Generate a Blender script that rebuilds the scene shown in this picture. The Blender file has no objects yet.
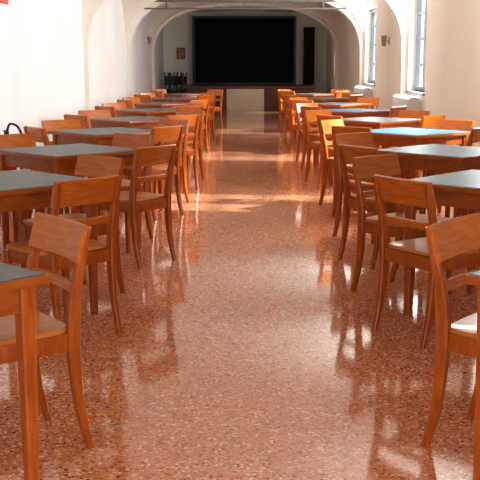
import bpy, bmesh, math, random
from mathutils import Vector, Matrix
random.seed(11)
scene = bpy.context.scene
COL = scene.collection
try:
    scene.view_settings.view_transform = 'Standard'
    scene.view_settings.exposure = 0.0
    scene.view_settings.look = 'None'
    scene.view_settings.look = 'Medium High Contrast'
except Exception as e:
    print(e)

# ------------------------------------------------------------ materials
def new_mat(name):
    m = bpy.data.materials.new(name); m.use_nodes = True
    nt = m.node_tree; b = nt.nodes['Principled BSDF']
    return m, nt, b
def plain(name, col, rough=0.5, metal=0.0, var=0.06, scale=6.0, spec=.5):
    m, nt, b = new_mat(name)
    tc = nt.nodes.new('ShaderNodeTexCoord')
    n = nt.nodes.new('ShaderNodeTexNoise'); n.inputs['Scale'].default_value = scale
    n.inputs['Detail'].default_value = 4
    r = nt.nodes.new('ShaderNodeValToRGB')
    c = Vector(col)
    r.color_ramp.elements[0].position = .3; r.color_ramp.elements[1].position = .7
    r.color_ramp.elements[0].color = (*(c*(1-var)), 1); r.color_ramp.elements[1].color = (*[min(1, v*(1+var)) for v in c], 1)
    nt.links.new(tc.outputs['Object'], n.inputs['Vector'])
    nt.links.new(n.outputs['Fac'], r.inputs['Fac'])
    nt.links.new(r.outputs['Color'], b.inputs['Base Color'])
    b.inputs['Roughness'].default_value = rough; b.inputs['Metallic'].default_value = metal
    b.inputs['Specular IOR Level'].default_value = spec
    return m
def wood(name, c1, c2, rough=0.3, scale=(1, 1, 1)):
    m, nt, b = new_mat(name)
    tc = nt.nodes.new('ShaderNodeTexCoord'); mp = nt.nodes.new('ShaderNodeMapping')
    mp.inputs['Scale'].default_value = scale
    n = nt.nodes.new('ShaderNodeTexNoise'); n.inputs['Scale'].default_value = 9; n.inputs['Detail'].default_value = 5
    n.inputs['Distortion'].default_value = .35
    r = nt.nodes.new('ShaderNodeValToRGB')
    r.color_ramp.elements[0].position = .25; r.color_ramp.elements[1].position = .78
    r.color_ramp.elements[0].color = (*c1, 1); r.color_ramp.elements[1].color = (*c2, 1)
    nt.links.new(tc.outputs['Object'], mp.inputs['Vector'])
    nt.links.new(mp.outputs['Vector'], n.inputs['Vector'])
    nt.links.new(n.outputs['Fac'], r.inputs['Fac'])
    nt.links.new(r.outputs['Color'], b.inputs['Base Color'])
    b.inputs['Roughness'].default_value = rough
    b.inputs['Coat Weight'].default_value = .15; b.inputs['Coat Roughness'].default_value = .10
    return m
M_leg = wood('wood_leg', (.27, .055, .006), (.47, .125, .015), .28, (8, 8, 1))
M_rail = wood('wood_rail', (.37, .090, .010), (.61, .19, .026), .26, (1, 9, 9))
M_seat = wood('wood_seat', (.44, .15, .026), (.58, .24, .055), .38, (6, 1, 6))
M_edge = wood('wood_table', (.25, .060, .008), (.42, .12, .018), .32, (2, 2, 6))
M_lam = plain('laminate_grey', (.085, .115, .118), .38, var=.12, scale=30, spec=.28)
M_lamt = plain('laminate_teal', (.055, .105, .130), .42, var=.10, scale=30, spec=.18)
M_lamb = plain('laminate_blue', (.040, .15, .25), .5, var=.08, scale=30, spec=.12)
M_wall = plain('plaster', (.91, .87, .77), .75, var=.02, scale=1.5)
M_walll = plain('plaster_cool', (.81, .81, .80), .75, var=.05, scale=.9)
M_ceil = plain('plaster_vault', (.84, .80, .72), .8, var=.02, scale=1.5)
M_white = plain('white_paint', (.62, .62, .60), .4)
M_frame = plain('window_paint', (.36, .38, .42), .4)
M_black = plain('black_cloth', (.006, .006, .009), .85, spec=.2)
M_blackp = plain('black_plastic', (.015, .015, .017), .4)
M_dark = plain('dark_iron', (.12, .11, .10), .5)
M_brown = wood('stage_wood', (.10, .033, .015), (.18, .06, .028), .45, (1, 1, 5))
M_cream = plain('cream_panel', (.74, .62, .46), .5)
M_red = plain('red_enamel', (.60, .02, .02), .3)
M_metal = plain('steel', (.5, .5, .5), .3, metal=.9)

def terrazzo():
    m, nt, b = new_mat('terrazzo')
    L = nt.links; N = nt.nodes; SC = 90
    tc = N.new('ShaderNodeTexCoord')
    v = N.new('ShaderNodeTexVoronoi'); v.inputs['Scale'].default_value = SC
    L.new(tc.outputs['Object'], v.inputs['Vector'])
    sep = N.new('ShaderNodeSeparateColor'); L.new(v.outputs['Color'], sep.inputs[0])
    r = N.new('ShaderNodeValToRGB'); r.color_ramp.interpolation = 'CONSTANT'
    e = r.color_ramp.elements
    e[0].position = 0; e[0].color = (.62, .235, .11, 1)
    e[1].position = .25; e[1].color = (.72, .31, .165, 1)
    for p, c in ((.46, (.78, .38, .22, 1)), (.62, (.48, .155, .068, 1)), (.75, (.88, .56, .38, 1)), (.86, (.21, .06, .03, 1)), (.94, (.92, .77, .60, 1))):
        x = e.new(p); x.color = c
    L.new(sep.outputs[0], r.inputs['Fac'])
    v2 = N.new('ShaderNodeTexVoronoi'); v2.feature = 'DISTANCE_TO_EDGE'; v2.inputs['Scale'].default_value = SC
    L.new(tc.outputs['Object'], v2.inputs['Vector'])
    r2 = N.new('ShaderNodeValToRGB'); r2.color_ramp.elements[0].position = .02; r2.color_ramp.elements[1].position = .12
    L.new(v2.outputs['Distance'], r2.inputs['Fac'])
    mx = N.new('ShaderNodeMixRGB'); mx.inputs[1].default_value = (.66, .27, .135, 1)
    L.new(r2.outputs['Color'], mx.inputs[0]); L.new(r.outputs['Color'], mx.inputs[2])
    n = N.new('ShaderNodeTexNoise'); n.inputs['Scale'].default_value = 1.3
    L.new(tc.outputs['Object'], n.inputs['Vector'])
    r3 = N.new('ShaderNodeValToRGB'); r3.color_ramp.elements[0].color = (.90, .88, .86, 1); r3.color_ramp.elements[1].color = (1, 1, 1, 1)
    L.new(n.outputs['Fac'], r3.inputs['Fac'])
    mu = N.new('ShaderNodeMixRGB'); mu.blend_type = 'MULTIPLY'; mu.inputs[0].default_value = 1
    L.new(mx.outputs['Color'], mu.inputs[1]); L.new(r3.outputs['Color'], mu.inputs[2])
    L.new(mu.outputs['Color'], b.inputs['Base Color'])
    n2 = N.new('ShaderNodeTexNoise'); n2.inputs['Scale'].default_value = 5
    L.new(tc.outputs['Object'], n2.inputs['Vector'])
    mr = N.new('ShaderNodeMapRange'); mr.inputs[3].default_value = .04; mr.inputs[4].default_value = .12
    L.new(n2.outputs['Fac'], mr.inputs[0]); L.new(mr.outputs[0], b.inputs['Roughness'])
    n3 = N.new('ShaderNodeTexNoise'); n3.inputs['Scale'].default_value = 2.2; n3.inputs['Detail'].default_value = 3
    L.new(tc.outputs['Object'], n3.inputs['Vector'])
    bp = N.new('ShaderNodeBump'); bp.inputs['Strength'].default_value = .04; bp.inputs['Distance'].default_value = .02
    L.new(n3.outputs['Fac'], bp.inputs['Height']); L.new(bp.outputs['Normal'], b.inputs['Normal'])
    b.inputs['Specular IOR Level'].default_value = .7
    return m
M_floor = terrazzo()

def glass():
    m = bpy.data.materials.new('window_glass'); m.use_nodes = True
    nt = m.node_tree; nt.nodes.clear()
    o = nt.nodes.new('ShaderNodeOutputMaterial'); mx = nt.nodes.new('ShaderNodeMixShader')
    t = nt.nodes.new('ShaderNodeBsdfTransparent'); g = nt.nodes.new('ShaderNodeBsdfGlossy'); g.inputs['Roughness'].default_value = .02
    mx.inputs[0].default_value = .06
    nt.links.new(t.outputs[0], mx.inputs[1]); nt.links.new(g.outputs[0], mx.inputs[2]); nt.links.new(mx.outputs[0], o.inputs[0])
    return m
M_glass = glass()

# ------------------------------------------------------------ mesh helpers
def make(name, bm, mats, smooth=False):
    bmesh.ops.recalc_face_normals(bm, faces=bm.faces)
    me = bpy.data.meshes.new(name); bm.to_mesh(me); bm.free()
    for m in (mats if isinstance(mats, list) else [mats]): me.materials.append(m)
    if smooth:
        for p in me.polygons: p.use_smooth = True
        try: me.set_sharp_from_angle(angle=math.radians(38))
        except Exception: pass
    o = bpy.data.objects.new(name, me); COL.objects.link(o)
    return o
def box(bm, lo, hi, bev=0, mi=0):
    vs = [bm.verts.new((x, y, z)) for x in (lo[0], hi[0]) for y in (lo[1], hi[1]) for z in (lo[2], hi[2])]
    idx = [(0, 1, 3, 2), (4, 6, 7, 5), (0, 4, 5, 1), (2, 3, 7, 6), (0, 2, 6, 4), (1, 5, 7, 3)]
    fs = [bm.faces.new([vs[i] for i in f]) for f in idx]
    for f in fs: f.material_index = mi
    if bev:
        es = set(e for f in fs for e in f.edges)
        bmesh.ops.bevel(bm, geom=list(es), offset=bev, segments=2, affect='EDGES', profile=.6)
    return fs
def section(c, U, V, wu, wv, ch):
    c = Vector(c); U = Vector(U).normalized(); V = Vector(V).normalized()
    a, b = wu/2, wv/2; k = min(ch, a*.7, b*.7)
    pts = [(a, -b+k), (a, b-k), (a-k, b), (-a+k, b), (-a, b-k), (-a, -b+k), (-a+k, -b), (a-k, -b)]
    return [c+U*p+V*q for p, q in pts]
def loft(bm, secs, mi=0):
    rings = [[bm.verts.new(p) for p in s] for s in secs]
    n = len(rings[0]); fs = []
    for A, B in zip(rings, rings[1:]):
        for i in range(n):
            fs.append(bm.faces.new((A[i], A[(i+1) % n], B[(i+1) % n], B[i])))
    fs.append(bm.faces.new(rings[0][::-1])); fs.append(bm.faces.new(rings[-1]))
    for f in fs: f.material_index = mi
def catmull(P, per=4):
    out = []
    n = len(P)
    for i in range(n-1):
        p0 = P[max(i-1, 0)]; p1 = P[i]; p2 = P[i+1]; p3 = P[min(i+2, n-1)]
        for s in range(per):
            t = s/per
            out.append(tuple(.5*((2*b)+(-a+c)*t+(2*a-5*b+4*c-d)*t*t+(-a+3*b-3*c+d)*t**3) for a, b, c, d in zip(p0, p1, p2, p3)))
    out.append(tuple(P[-1])); return out
def cyl(bm, p0, p1, r0, r1=None, n=16, mi=0):
    r1 = r0 if r1 is None else r1
    p0 = Vector(p0); p1 = Vector(p1); d = (p1-p0).normalized()
    a = d.orthogonal().normalized(); b = d.cross(a)
    secs = [[p+(a*math.cos(2*math.pi*i/n)+b*math.sin(2*math.pi*i/n))*r for i in range(n)] for p, r in ((p0, r0), (p1, r1))]
    loft(bm, secs, mi)
def tube(bm, pts, r, n=10, mi=0):
    pts = [Vector(p) for p in pts]; secs = []
    for i, p in enumerate(pts):
        d = (pts[min(i+1, len(pts)-1)]-pts[max(i-1, 0)]).normalized()
        a = Vector((.3, 1, .1)).cross(d).normalized(); b = d.cross(a)
        secs.append([p+(a*math.cos(2*math.pi*k/n)+b*math.sin(2*math.pi*k/n))*r for k in range(n)])
    loft(bm, secs, mi)
def empty(name, loc=(0, 0, 0), rz=0):
    o = bpy.data.objects.new(name, None); o.empty_display_size = .1
    o.location = loc; o.rotation_euler = (0, 0, rz); COL.objects.link(o); return o
def tag(o, label, cat, group=None):
    o['label'] = label; o['category'] = cat
    if group: o['group'] = group
def struct(o): o['kind'] = 'structure'

# ------------------------------------------------------------ chair (front = +Y)
def build_chair():
    root = empty('dining_chair'); parts = []
    rear = catmull([(-.246, 0), (-.208, .16), (-.191, .34), (-.190, .46), (-.206, .60), (-.237, .72), (-.258, .805)], 4)
    ws = catmull([(.025, .027), (.028, .035), (.032, .044), (.033, .047), (.031, .039), (.027, .028), (.024, .020)], 4)
    for s in (-1, 1):
        bm = bmesh.new()
        loft(bm, [section((s*(.180+.006*(z/.8)), y, z), (1, 0, 0), (0, 1, 0), w[0], w[1], .004) for (y, z), w in zip(rear, ws)])
        parts.append(make('leg', bm, M_leg, True))
    for s in (-1, 1):
        bm = bmesh.new()
        loft(bm, [section((s*.180+s*.003*(1-z/.43), .185+.006*(1-z/.43), z), (1, 0, 0), (0, 1, 0), w, w, .005) for z, w in ((0, .024), (.15, .029), (.30, .034), (.43, .038))])
        parts.append(make('leg', bm, M_leg, True))
    def rail(name, z0, z1, yb, th, half, mat, bow=.014):
        bm = bmesh.new(); secs = []
        V = Vector((0, -.30, 1)).normalized(); U = Vector((0, 1, .30)).normalized()
        for i in range(13):
            t = -1+2*i/12
            secs.append(section((t*half, yb-bow*(1-t*t), (z0+z1)/2), U, V, th, z1-z0, .004))
        loft(bm, secs); return make(name, bm, mat, True)
    parts.append(rail('backrest', .680, .815, -.229, .020, .198, M_rail))
    parts.append(rail('back_slat', .572, .612, -.203, .016, .172, M_rail, .010))
    bm = bmesh.new(); pts = []
    for i in range(48):
        a = 2*math.pi*i/48; ca, sa = math.cos(a), math.sin(a)
        p = 7
        r = 1/((abs(ca)**p+abs(sa)**p)**(1/p))
        y = sa*r*.205+.012
        x = ca*r*(.205-.012*(sa < 0)*abs(sa))
        pts.append((x, y))
    def ring(sc, z): return [bm.verts.new((x*sc, (y-.012)*sc+.012, z)) for x, y in pts]
    rs = [ring(.97, .438), ring(1, .442), ring(1, .454), ring(.98, .458), ring(.80, .453), ring(.4, .449)]
    for A, B in zip(rs, rs[1:]):
        for i in range(48): bm.faces.new((A[i], A[(i+1) % 48], B[(i+1) % 48], B[i]))
    bm.faces.new(rs[0][::-1]); bm.faces.new(rs[-1])
    parts.append(make('seat', bm, M_seat, True))
    bm = bmesh.new()
    box(bm, (-.164, .176, .372), (.164, .196, .439), .003)
    box(bm, (-.164, -.203, .372), (.164, -.183, .439), .003)
    for s in (-1, 1):
        box(bm, (s*.180-.010, -.175, .372), (s*.180+.010, .170, .439), .003)
    parts.append(make('seat_apron', bm, M_leg, True))
    for p in parts: p.parent = root
    return root, parts
# ------------------------------------------------------------ table
def build_table(lam):
    root = empty('dining_table'); parts = []; h = .40
    bm = bmesh.new()
    box(bm, (-h, -h, .710), (h, h, .739), .004, 0)
    box(bm, (-h+.010, -h+.010, .7385), (h-.010, h-.010, .7415), 0, 1)
    parts.append(make('table_top', bm, [M_edge, lam], True))
    bm = bmesh.new(); q = h-.055
    for s in (-1, 1):
        box(bm, (-q, s*q-.011, .625), (q, s*q+.011, .710), .002)
        box(bm, (s*q-.011, -q, .625), (s*q+.011, q, .710), .002)
    parts.append(make('apron', bm, M_edge, True))
    for sx in (-1, 1):
        for sy in (-1, 1):
            bm = bmesh.new()
            loft(bm, [section((sx*q, sy*q, z), (1, 0, 0), (0, 1, 0), w, w, .006) for z, w in ((0, .036), (.3, .044), (.62, .050), (.709, .052))])
            parts.append(make('leg', bm, M_leg, True))
    for p in parts: p.parent = root
    return root, parts

def clone(proto, loc, rz):
    root, parts = proto
    r = root.copy(); r.location = loc; r.rotation_euler = (0, 0, rz); COL.objects.link(r)
    for p in parts:
        q = p.copy(); q.parent = r; COL.objects.link(q)
    return r
def remove(proto):
    root, parts = proto
    for p in parts: bpy.data.objects.remove(p)
    bpy.data.objects.remove(root)

chair = build_chair()
TABS = {'g': build_table(M_lam), 't': build_table(M_lamt), 'b': build_table(M_lamb)}
CL = 'orange-brown wooden dining chair with curved top rail, beside a square table'
TLS = {'g': 'square wooden dining table with dark grey laminate top', 't': 'square wooden dining table with grey-teal laminate top',
       'b': 'square wooden dining table with bright blue laminate top'}
def put_chair(bx, by, fx, fy, label=CL):
    d = Vector((fx, fy)).normalized()
    c = Vector((bx, by))+d*.245
    o = clone(chair, (c.x, c.y, 0), math.atan2(-d.x, d.y))
    tag(o, label, 'chair', 'wooden dining chairs around the refectory tables')
    return o
def put_table(x, y, rz, k='g'):
    o = clone(TABS[k], (x, y, 0), rz)
    tag(o, TLS[k], 'table', 'square refectory dining tables')
    return o
R45 = math.radians(45)
put_table(-1.155, 2.95, R45); put_table(1.225, 2.95, R45, 't')
put_chair(-.665, 3.57, -.81, -.59); put_chair(.765, 3.57, .78, -.62)
rows_l = [(-1.32, 5.37), (-1.28, 7.30), (-1.27, 9.30), (-1.25, 11.3), (-1.25, 13.4), (-1.25, 15.6), (-1.25, 17.9), (-1.22, 20.3)]
rows_r = [(1.38, 5.37), (1.46, 7.25), (1.52, 9.25), (1.45, 11.2), (1.42, 13.3), (1.40, 15.5), (1.38, 17.8), (1.36, 20.2)]
special = {('l', 0, 'n'): (-.765, 4.84, -.74, .67), ('l', 0, 'f'): (-.87, 6.00, -.66, -.74),
           ('l', 1, 'n'): (-.60, 6.74, -.78, .55), ('l', 1, 'f'): (-.88, 7.86, -.6, -.8),
           ('r', 0, 'n'): (.765, 4.84, .84, .55), ('r', 0, 'f'): (.79, 6.04, .68, -.73),
           ('r', 1, 'n'): (.76, 6.74, .82, .50), ('r', 1, 'f'): (.86, 7.97, .60, -.80),
           ('l', 2, 'n'): (-.68, 8.82, -.76, .58), ('r', 2, 'n'): (.93, 8.78, .62, .78), ('r', 2, 'f'): (.84, 9.80, .80, -.58)}
for side, rows, s in (('l', rows_l, -1), ('r', rows_r, 1)):
    for k, (tx, ty) in enumerate(rows):
        put_table(tx, ty, R45+random.uniform(-.06, .06), {0: 't', 1: 't', 2: 'b', 4: 'b', 5: 't'}.get(k, 'g') if side == 'r' else 'g')
        for key, ox, oy in (('n', -s, -1), ('f', -s, 1), ('wn', s, -1), ('wf', s, 1)):
            if key[0] == 'w' and k == 0: continue
            if (side, k, key) in (('l', 5, 'f'), ('r', 6, 'f'), ('l', 7, 'n'), ('r', 4, 'wf'), ('r', 5, 'wn')): continue
            if (side, k, key) in special:
                put_chair(*special[(side, k, key)])
            else:
                dist = .72+random.uniform(0, .09)+(.05 if key in ('n', 'f') else 0)
                a = math.atan2(oy, ox)
                bx = tx+math.cos(a)*dist; by = ty+math.sin(a)*dist
                aa = a+math.pi+random.uniform(-.20, .20)
                put_chair(bx, by, math.cos(aa), math.sin(aa))
remove(chair)
for t in TABS.values(): remove(t)

# ------------------------------------------------------------ room shell
XW = 2.45; Y0 = -3.0; YE = 30.6; ZS = 1.5; RISE = 1.38; P = 2.6; TH = .35
PIERS = [15.6, 21.2, 26.8, 32.4]
def arch(t):
    t = min(1, abs(t)); return (1-t**P)**(1/P)
def zlong(x): return ZS+RISE*arch(x/XW)
def zcross(y):
    if y < PIERS[0]-.22: return ZS+RISE
    for a, b in zip(PIERS, PIERS[1:]):
        if a <= y <= b:
            c = (a+b)/2; hw = (b-a)/2-.22
            return ZS+RISE*arch((y-c)/hw)
    return ZS
bm = bmesh.new(); box(bm, (-XW-TH, Y0, -.1), (XW+TH, YE+.2, 0))
o = make('floor', bm, M_floor); struct(o)
bm = bmesh.new()
xs = [math.sin(math.pi/2*(-1+2*i/56))*XW for i in range(57)]
ys = [Y0+(15.37-Y0)*j/20 for j in range(21)]+[15.39+(YE-15.39)*j/300 for j in range(301)]
g = [[bm.verts.new((x, y, max(zlong(x), zcross(y)))) for x in xs] for y in ys]
for j in range(len(ys)-1):
    for i in range(56): bm.faces.new((g[j][i], g[j][i+1], g[j+1][i+1], g[j+1][i]))
o = make('ceiling', bm, M_ceil, False); struct(o)
for p in o.data.polygons: p.use_smooth = True
try: o.data.set_sharp_from_angle(angle=math.radians(25))
except Exception: pass

def wall_with_openings(name, x0, x1, ops, mat, top=3.0):
    bm = bmesh.new(); y = Y0
    for (a, b, z0, z1) in ops:
        box(bm, (x0, y, 0), (x1, a, top)); box(bm, (x0, a, 0), (x1, b, z0)); box(bm, (x0, a, z1), (x1, b, top)); y = b
    box(bm, (x0, y, 0), (x1, YE, top))
    o = make(name, bm, mat); struct(o); return o
WINS = [(-2.4, -1.0, 2.45), (8.9, 10.2, 2.75), (13.8, 15.2, 2.6), (19.1, 20.7, 2.40), (27.02, 27.8, 2.0)]  # first and last windows are unseen ones, added to bring in light
wz0 = .95
wall_with_openings('wall_right', XW, XW+TH, [(a, b, wz0, z1) for a, b, z1 in WINS], M_wall)
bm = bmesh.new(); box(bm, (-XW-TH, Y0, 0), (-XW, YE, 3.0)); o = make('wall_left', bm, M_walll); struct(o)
bm = bmesh.new(); box(bm, (-XW-TH, YE, 0), (XW+TH, YE+.2, 3.0)); o = make('wall_far', bm, M_wall); struct(o)
for n, (a, b, wz1) in enumerate(WINS, 1):
    bm = bmesh.new(); x0, x1 = XW+.10, XW+.16; f = .06
    box(bm, (x0, a, wz0), (x1, b, wz0+f)); box(bm, (x0, a, wz1-f), (x1, b, wz1))
    for yy in (a, (a+b)/2-.05, b-f): box(bm, (x0, yy, wz0+f), (x1, yy+(.10 if a < yy < b-f else f), wz1-f))
    for zz in ((wz0+.38, wz0+.75, wz0+1.12) if wz1 > 2.2 else (wz0+.35, wz0+.70)): box(bm, (x0+.015, a+f, zz-.018), (x1-.015, b-f, zz+.018))
    box(bm, (XW-.03, a-.04, wz0-.04), (x0, b+.04, wz0))
    o = make('window_%d' % n, bm, M_frame); struct(o)
    bm = bmesh.new(); box(bm, (XW+.128, a+f, wz0+f), (XW+.132, b-f, wz1-f)); gl = make('glass', bm, M_glass); gl.parent = o
tn = 1
for y in PIERS[:3]:
    bm = bmesh.new(); N = 40; hw = .16; pr = .07
    secs = []
    for i in range(N+1):
        th = math.pi*i/N; ct = math.cos(th); st = math.sin(th)
        x = math.copysign(abs(ct)**(2/P), ct); z = abs(st)**(2/P)
        inn = (x*(XW-pr), ZS+z*(RISE-pr)); out = (x*(XW+.02), ZS+z*(RISE+.04))
        secs.append([Vector((inn[0], y-hw, inn[1])), Vector((inn[0], y+hw, inn[1])), Vector((out[0], y+hw, out[1])), Vector((out[0], y-hw, out[1]))])
    loft(bm, secs)
    for s in (-1, 1):
        box(bm, (min(s*(XW-pr), s*(XW+.02)), y-hw, 0), (max(s*(XW-pr), s*(XW+.02)), y+hw, ZS))
    o = make('trim_%d' % tn, bm, M_ceil, True); struct(o); tn += 1
for y, z, h in ((20.9, 2.57, .06),):
    bm = bmesh.new(); box(bm, (-XW, y-.02, z), (XW, y+.02, z+h)); box(bm, (-XW, y-.015, z-.145), (XW, y+.015, z-.115))
    for x in (-1.6, 0, 1.6): box(bm, (x-.012, y-.012, z-.115), (x+.012, y+.012, z))
    o = make('trim_%d' % tn, bm, M_dark); struct(o); tn += 1
for s, nm in ((-1, 'baseboard_left'), (1, 'baseboard_right')):
    bm = bmesh.new(); box(bm, (min(s*XW, s*(XW-.02)), Y0, 0), (max(s*XW, s*(XW-.02)), YE, .12)); o = make(nm, bm, M_brown); struct(o)

# ------------------------------------------------------------ far end
st = empty('stage', (0, 28.6, 0))
bm = bmesh.new(); box(bm, (-1.7, 0, .62), (1.98, 1.98, .70), .01); p = make('stage_deck', bm, M_brown); p.parent = st
for a, b in ((-1.66, -.52), (.54, 1.94)):
    bm = bmesh.new(); box(bm, (a, .04, 0), (b, .10, .62)); k = 3
    for i in range(k):
        w = (b-a)/k; box(bm, (a+i*w+.04, .02, .08), (a+(i+1)*w-.04, .045, .56), .006)
    p = make('stage_front', bm, M_brown); p.parent = st
bm = bmesh.new(); box(bm, (-.52, .03, 0), (.54, .10, .62), .005); p = make('front_panel', bm, M_cream); p['label'] = 'cream painted panel'; p.parent = st
tag(st, 'low dark wooden stage with cream central panel against end wall', 'stage')
sc_ = empty('projection_screen', (0, 30.2, .70))
bm = bmesh.new(); box(bm, (-1.48, .02, .05), (1.44, .06, 1.95)); p = make('screen_panel', bm, M_black); p.parent = sc_
bm = bmesh.new()
for a, b in (((-1.56, 0, 0), (-1.48, .08, 2.0)), ((1.44, 0, 0), (1.52, .08, 2.0)), ((-1.48, 0, 1.93), (1.44, .08, 2.0)), ((-1.48, 0, 0), (1.44, .08, .06))): box(bm, a, b, .005)
p = make('screen_frame', bm, M_blackp); p.parent = sc_
tag(sc_, 'large black panel with thin black frame standing on stage', 'screen')
def curtain(x0, x1, y, z0, z1, label):
    bm = bmesh.new(); N = 60
    pts = [(x0+(x1-x0)*i/N, y+.03*math.sin(i/N*math.pi*8)) for i in range(N+1)]
    A = [bm.verts.new((x, yy, z0)) for x, yy in pts]; B = [bm.verts.new((x, yy, z1)) for x, yy in pts]
    for i in range(N): bm.faces.new((A[i], A[i+1], B[i+1], B[i]))
    o = make('curtain', bm, plain('drape_brown', (.03, .014, .010), .8), True); md = o.modifiers.new('t', 'SOLIDIFY'); md.thickness = .01
    tag(o, label, 'curtain')
curtain(1.74, 2.06, 30.3, .71, 2.38, 'dark brown hanging drape beside the black stage panel')
pic = empty('framed_picture', (-1.93, YE-.001, 1.62))
bm = bmesh.new()
for a, b in (((-.13, -.03, -.17), (-.10, 0, .17)), ((.10, -.03, -.17), (.13, 0, .17)), ((-.10, -.03, .14), (.10, 0, .17)), ((-.10, -.03, -.17), (.10, 0, -.14))): box(bm, a, b)
p = make('frame', bm, M_edge); p.parent = pic
bm = bmesh.new(); box(bm, (-.10, -.012, -.14), (.10, -.002, .14)); p = make('picture', bm, plain('pic', (.45, .25, .12), .5, var=.5, scale=14)); p.parent = pic
tag(pic, 'small framed brown picture hung on the end wall', 'picture')
def black_chair(x, y, up, rz):
    r = empty('stacking_chair', (x, y, 0), rz)
    Z = (lambda z: z) if up else (lambda z: 1.07-z)
    S = .505
    def zb(bm, x0, y0, z0, x1, y1, z1, bv):
        a, b = sorted((Z(z0), Z(z1))); box(bm, (x0, y0, a), (x1, y1, b), bv)
    bm = bmesh.new(); zb(bm, -.2, -.2, S, .2, .2, S+.028, .01); p = make('seat', bm, M_blackp); p.parent = r
    bm = bmesh.new(); zb(bm, -.2, .225, .72, .2, .245, .96, .008); p = make('backrest', bm, M_blackp); p.parent = r
    for sx in (-1, 1):
        for sy in (-1, 1):
            bm = bmesh.new(); cyl(bm, (sx*.19, sy*.20, Z(0)), (sx*.18, sy*.18, Z(S)), .020, n=8)
            if sy > 0: cyl(bm, (sx*.18, .19, Z(S)), (sx*.18, .235, Z(.94)), .018, n=8)
            p = make('leg', bm, M_blackp); p.parent = r
    tag(r, 'black chair %s near the end wall' % ('standing upright' if up else 'turned upside down on another chair'), 'chair', 'black stacking chairs near end wall')
for x, y, a in ((-2.12, 29.8, .3), (-1.92, 29.1, -.25), (-1.98, 28.3, .5)):
    black_chair(x, y, True, a)
    black_chair(x, y, False, a+math.pi)

def radiator(y0, y1):
    r = empty('radiator', (XW-.01, (y0+y1)/2, 0)); L = y1-y0
    bm = bmesh.new(); n = int(L/.12)
    for i in range(n):
        yy = -L/2+(i+.5)*L/n
        loft(bm, [section((-.12, yy, z), (1, 0, 0), (0, 1, 0), w, .06, .015) for z, w in ((.14, .10), (.17, .18), (.86, .18), (.89, .10))])
    p = make('fins', bm, M_white, True); p.parent = r
    bm = bmesh.new(); cyl(bm, (-.12, -L/2, .2), (-.12, L/2, .2), .02); cyl(bm, (-.12, -L/2, .82), (-.12, L/2, .82), .02)
    cyl(bm, (-.12, -L/2-.04, 0), (-.12, -L/2-.04, .2), .014); cyl(bm, (-.12, -L/2-.05, .2), (-.12, -L/2+.01, .2), .014)
    for yy in (-L/3, L/3): cyl(bm, (-.12, yy, .25), (.005, yy, .25), .012); cyl(bm, (-.12, yy, 0), (-.12, yy, .2), .012)
    p = make('pipe', bm, M_white, True); p.parent = r
    tag(r, 'white column radiator on the wall under a window', 'radiator', 'white wall radiators under windows')
radiator(13.8, 15.3); radiator(19.2, 20.7)
def sconce(x, y, z, s):
    r = empty('wall_lamp', (x, y, z))
    bm = bmesh.new(); box(bm, (min(0, -s*.02), -.05, -.06), (max(0, -s*.02), .05, .06), .004); p = make('wall_plate', bm, M_metal); p.parent = r
    bm = bmesh.new(); cyl(bm, (-s*.02, 0, 0), (-s*.08, 0, 0), .010); p = make('arm', bm, M_metal); p.parent = r
    bm = bmesh.new(); cyl(bm, (-s*.09, 0, -.09), (-s*.09, 0, .09), .035, .05, 24); p = make('lamp_shade', bm, plain('shade', (.35, .30, .22), .4), True); p.parent = r
    tag(r, 'small cylindrical wall lamp mounted on the plaster wall', 'lamp', 'wall lamps')
sconce(XW-.001, 17.3, 1.72, 1); sconce(-XW+.001, 25.3, 1.9, -1)
fe = empty('fire_extinguisher', (-XW+.15, 9.68, .0))
bm = bmesh.new()
zo = .18
loftp = [(0, .07), (.02, .085), (.40, .085), (.45, .06), (.48, .03)]
loft(bm, [[Vector((math.cos(2*math.pi*i/24)*r, math.sin(2*math.pi*i/24)*r, z+zo)) for i in range(24)] for z, r in loftp])
p = make('cylinder_body', bm, M_red, True); p.parent = fe
bm = bmesh.new(); box(bm, (-.02, -.02, zo+.46), (.02, .02, zo+.53), .003); box(bm, (-.01, -.09, zo+.53), (.01, .04, zo+.545), .003); p = make('valve', bm, M_blackp); p.parent = fe
bm = bmesh.new(); cyl(bm, (0, 0, 0), (0, 0, .02), .13, .12, 24); cyl(bm, (0, 0, .02), (0, 0, zo), .02, .02); cyl(bm, (0, 0, zo-.01), (0, 0, zo+.01), .09, .09, 24); p = make('floor_stand', bm, M_red, True); p.parent = fe
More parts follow.
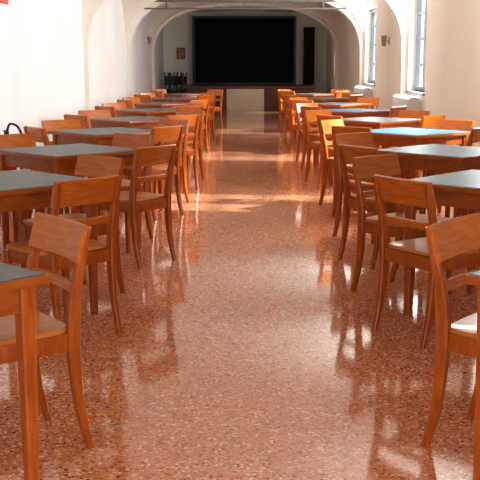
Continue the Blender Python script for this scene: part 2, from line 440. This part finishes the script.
bm = bmesh.new(); tube(bm, catmull([(0, -.02, zo+.50), (.04, -.03, zo+.60), (.12, -.03, zo+.57), (.17, -.03, zo+.42), (.15, -.03, zo+.22), (.10, -.03, zo+.08)], 5), .012); p = make('hose', bm, M_blackp, True); p.parent = fe
tag(fe, 'red fire extinguisher with black hose standing against the wall', 'fire extinguisher')
bm = bmesh.new(); box(bm, (-XW, 10.2, 1.95), (-XW+.02, 10.55, 2.15), .003)
o = make('safety_sign', bm, M_red); tag(o, 'plain red safety sign panel on the wall', 'sign')

# ------------------------------------------------------------ lights
def area(name, loc, rot, sx, sy, power, col):
    l = bpy.data.lights.new(name, 'AREA'); l.shape = 'RECTANGLE'; l.size = sx; l.size_y = sy; l.energy = power; l.color = col
    o = bpy.data.objects.new(name, l); o.location = loc; o.rotation_euler = rot; COL.objects.link(o); return o
for (a, b, z1), pw in zip(WINS, (110, 120, 115, 105, 14)):
    area('window_and_fill_light', (XW+.06, (a+b)/2, (wz0+min(z1, 2.45))/2), (0, math.radians(90), 0), min(z1, 2.45)-wz0-.12, b-a-.15, pw, (.93, .965, 1))  # lamps at first and last openings are added fill; last brightens end wall
area('rear_fill_light', (0, -2.7, 1.6), (math.radians(90), 0, 0), 4.4, 2.0, 85, (1, .97, .92))  # added fill lamp behind the camera, in the open end of the hall
sun = bpy.data.lights.new('sun', 'SUN'); sun.energy = 11.0; sun.angle = math.radians(2.5); sun.color = (.84, .93, 1)
so = bpy.data.objects.new('sun', sun); COL.objects.link(so)
so.rotation_euler = Vector((-1, .10, -.72)).to_track_quat('-Z', 'Y').to_euler()
w = bpy.data.worlds.new('world'); scene.world = w; w.use_nodes = True
nt = w.node_tree; bg = nt.nodes['Background']; bg.inputs['Color'].default_value = (.68, .85, 1, 1); bg.inputs['Strength'].default_value = 1.0

# ------------------------------------------------------------ camera
cam = bpy.data.cameras.new('camera'); cam.sensor_width = 36; cam.lens = 75; cam.shift_x = -5/480
co = bpy.data.objects.new('camera', cam); COL.objects.link(co)
co.location = (0, 0, 1.37); co.rotation_euler = (math.radians(90-10.1), 0, 0)
scene.camera = co
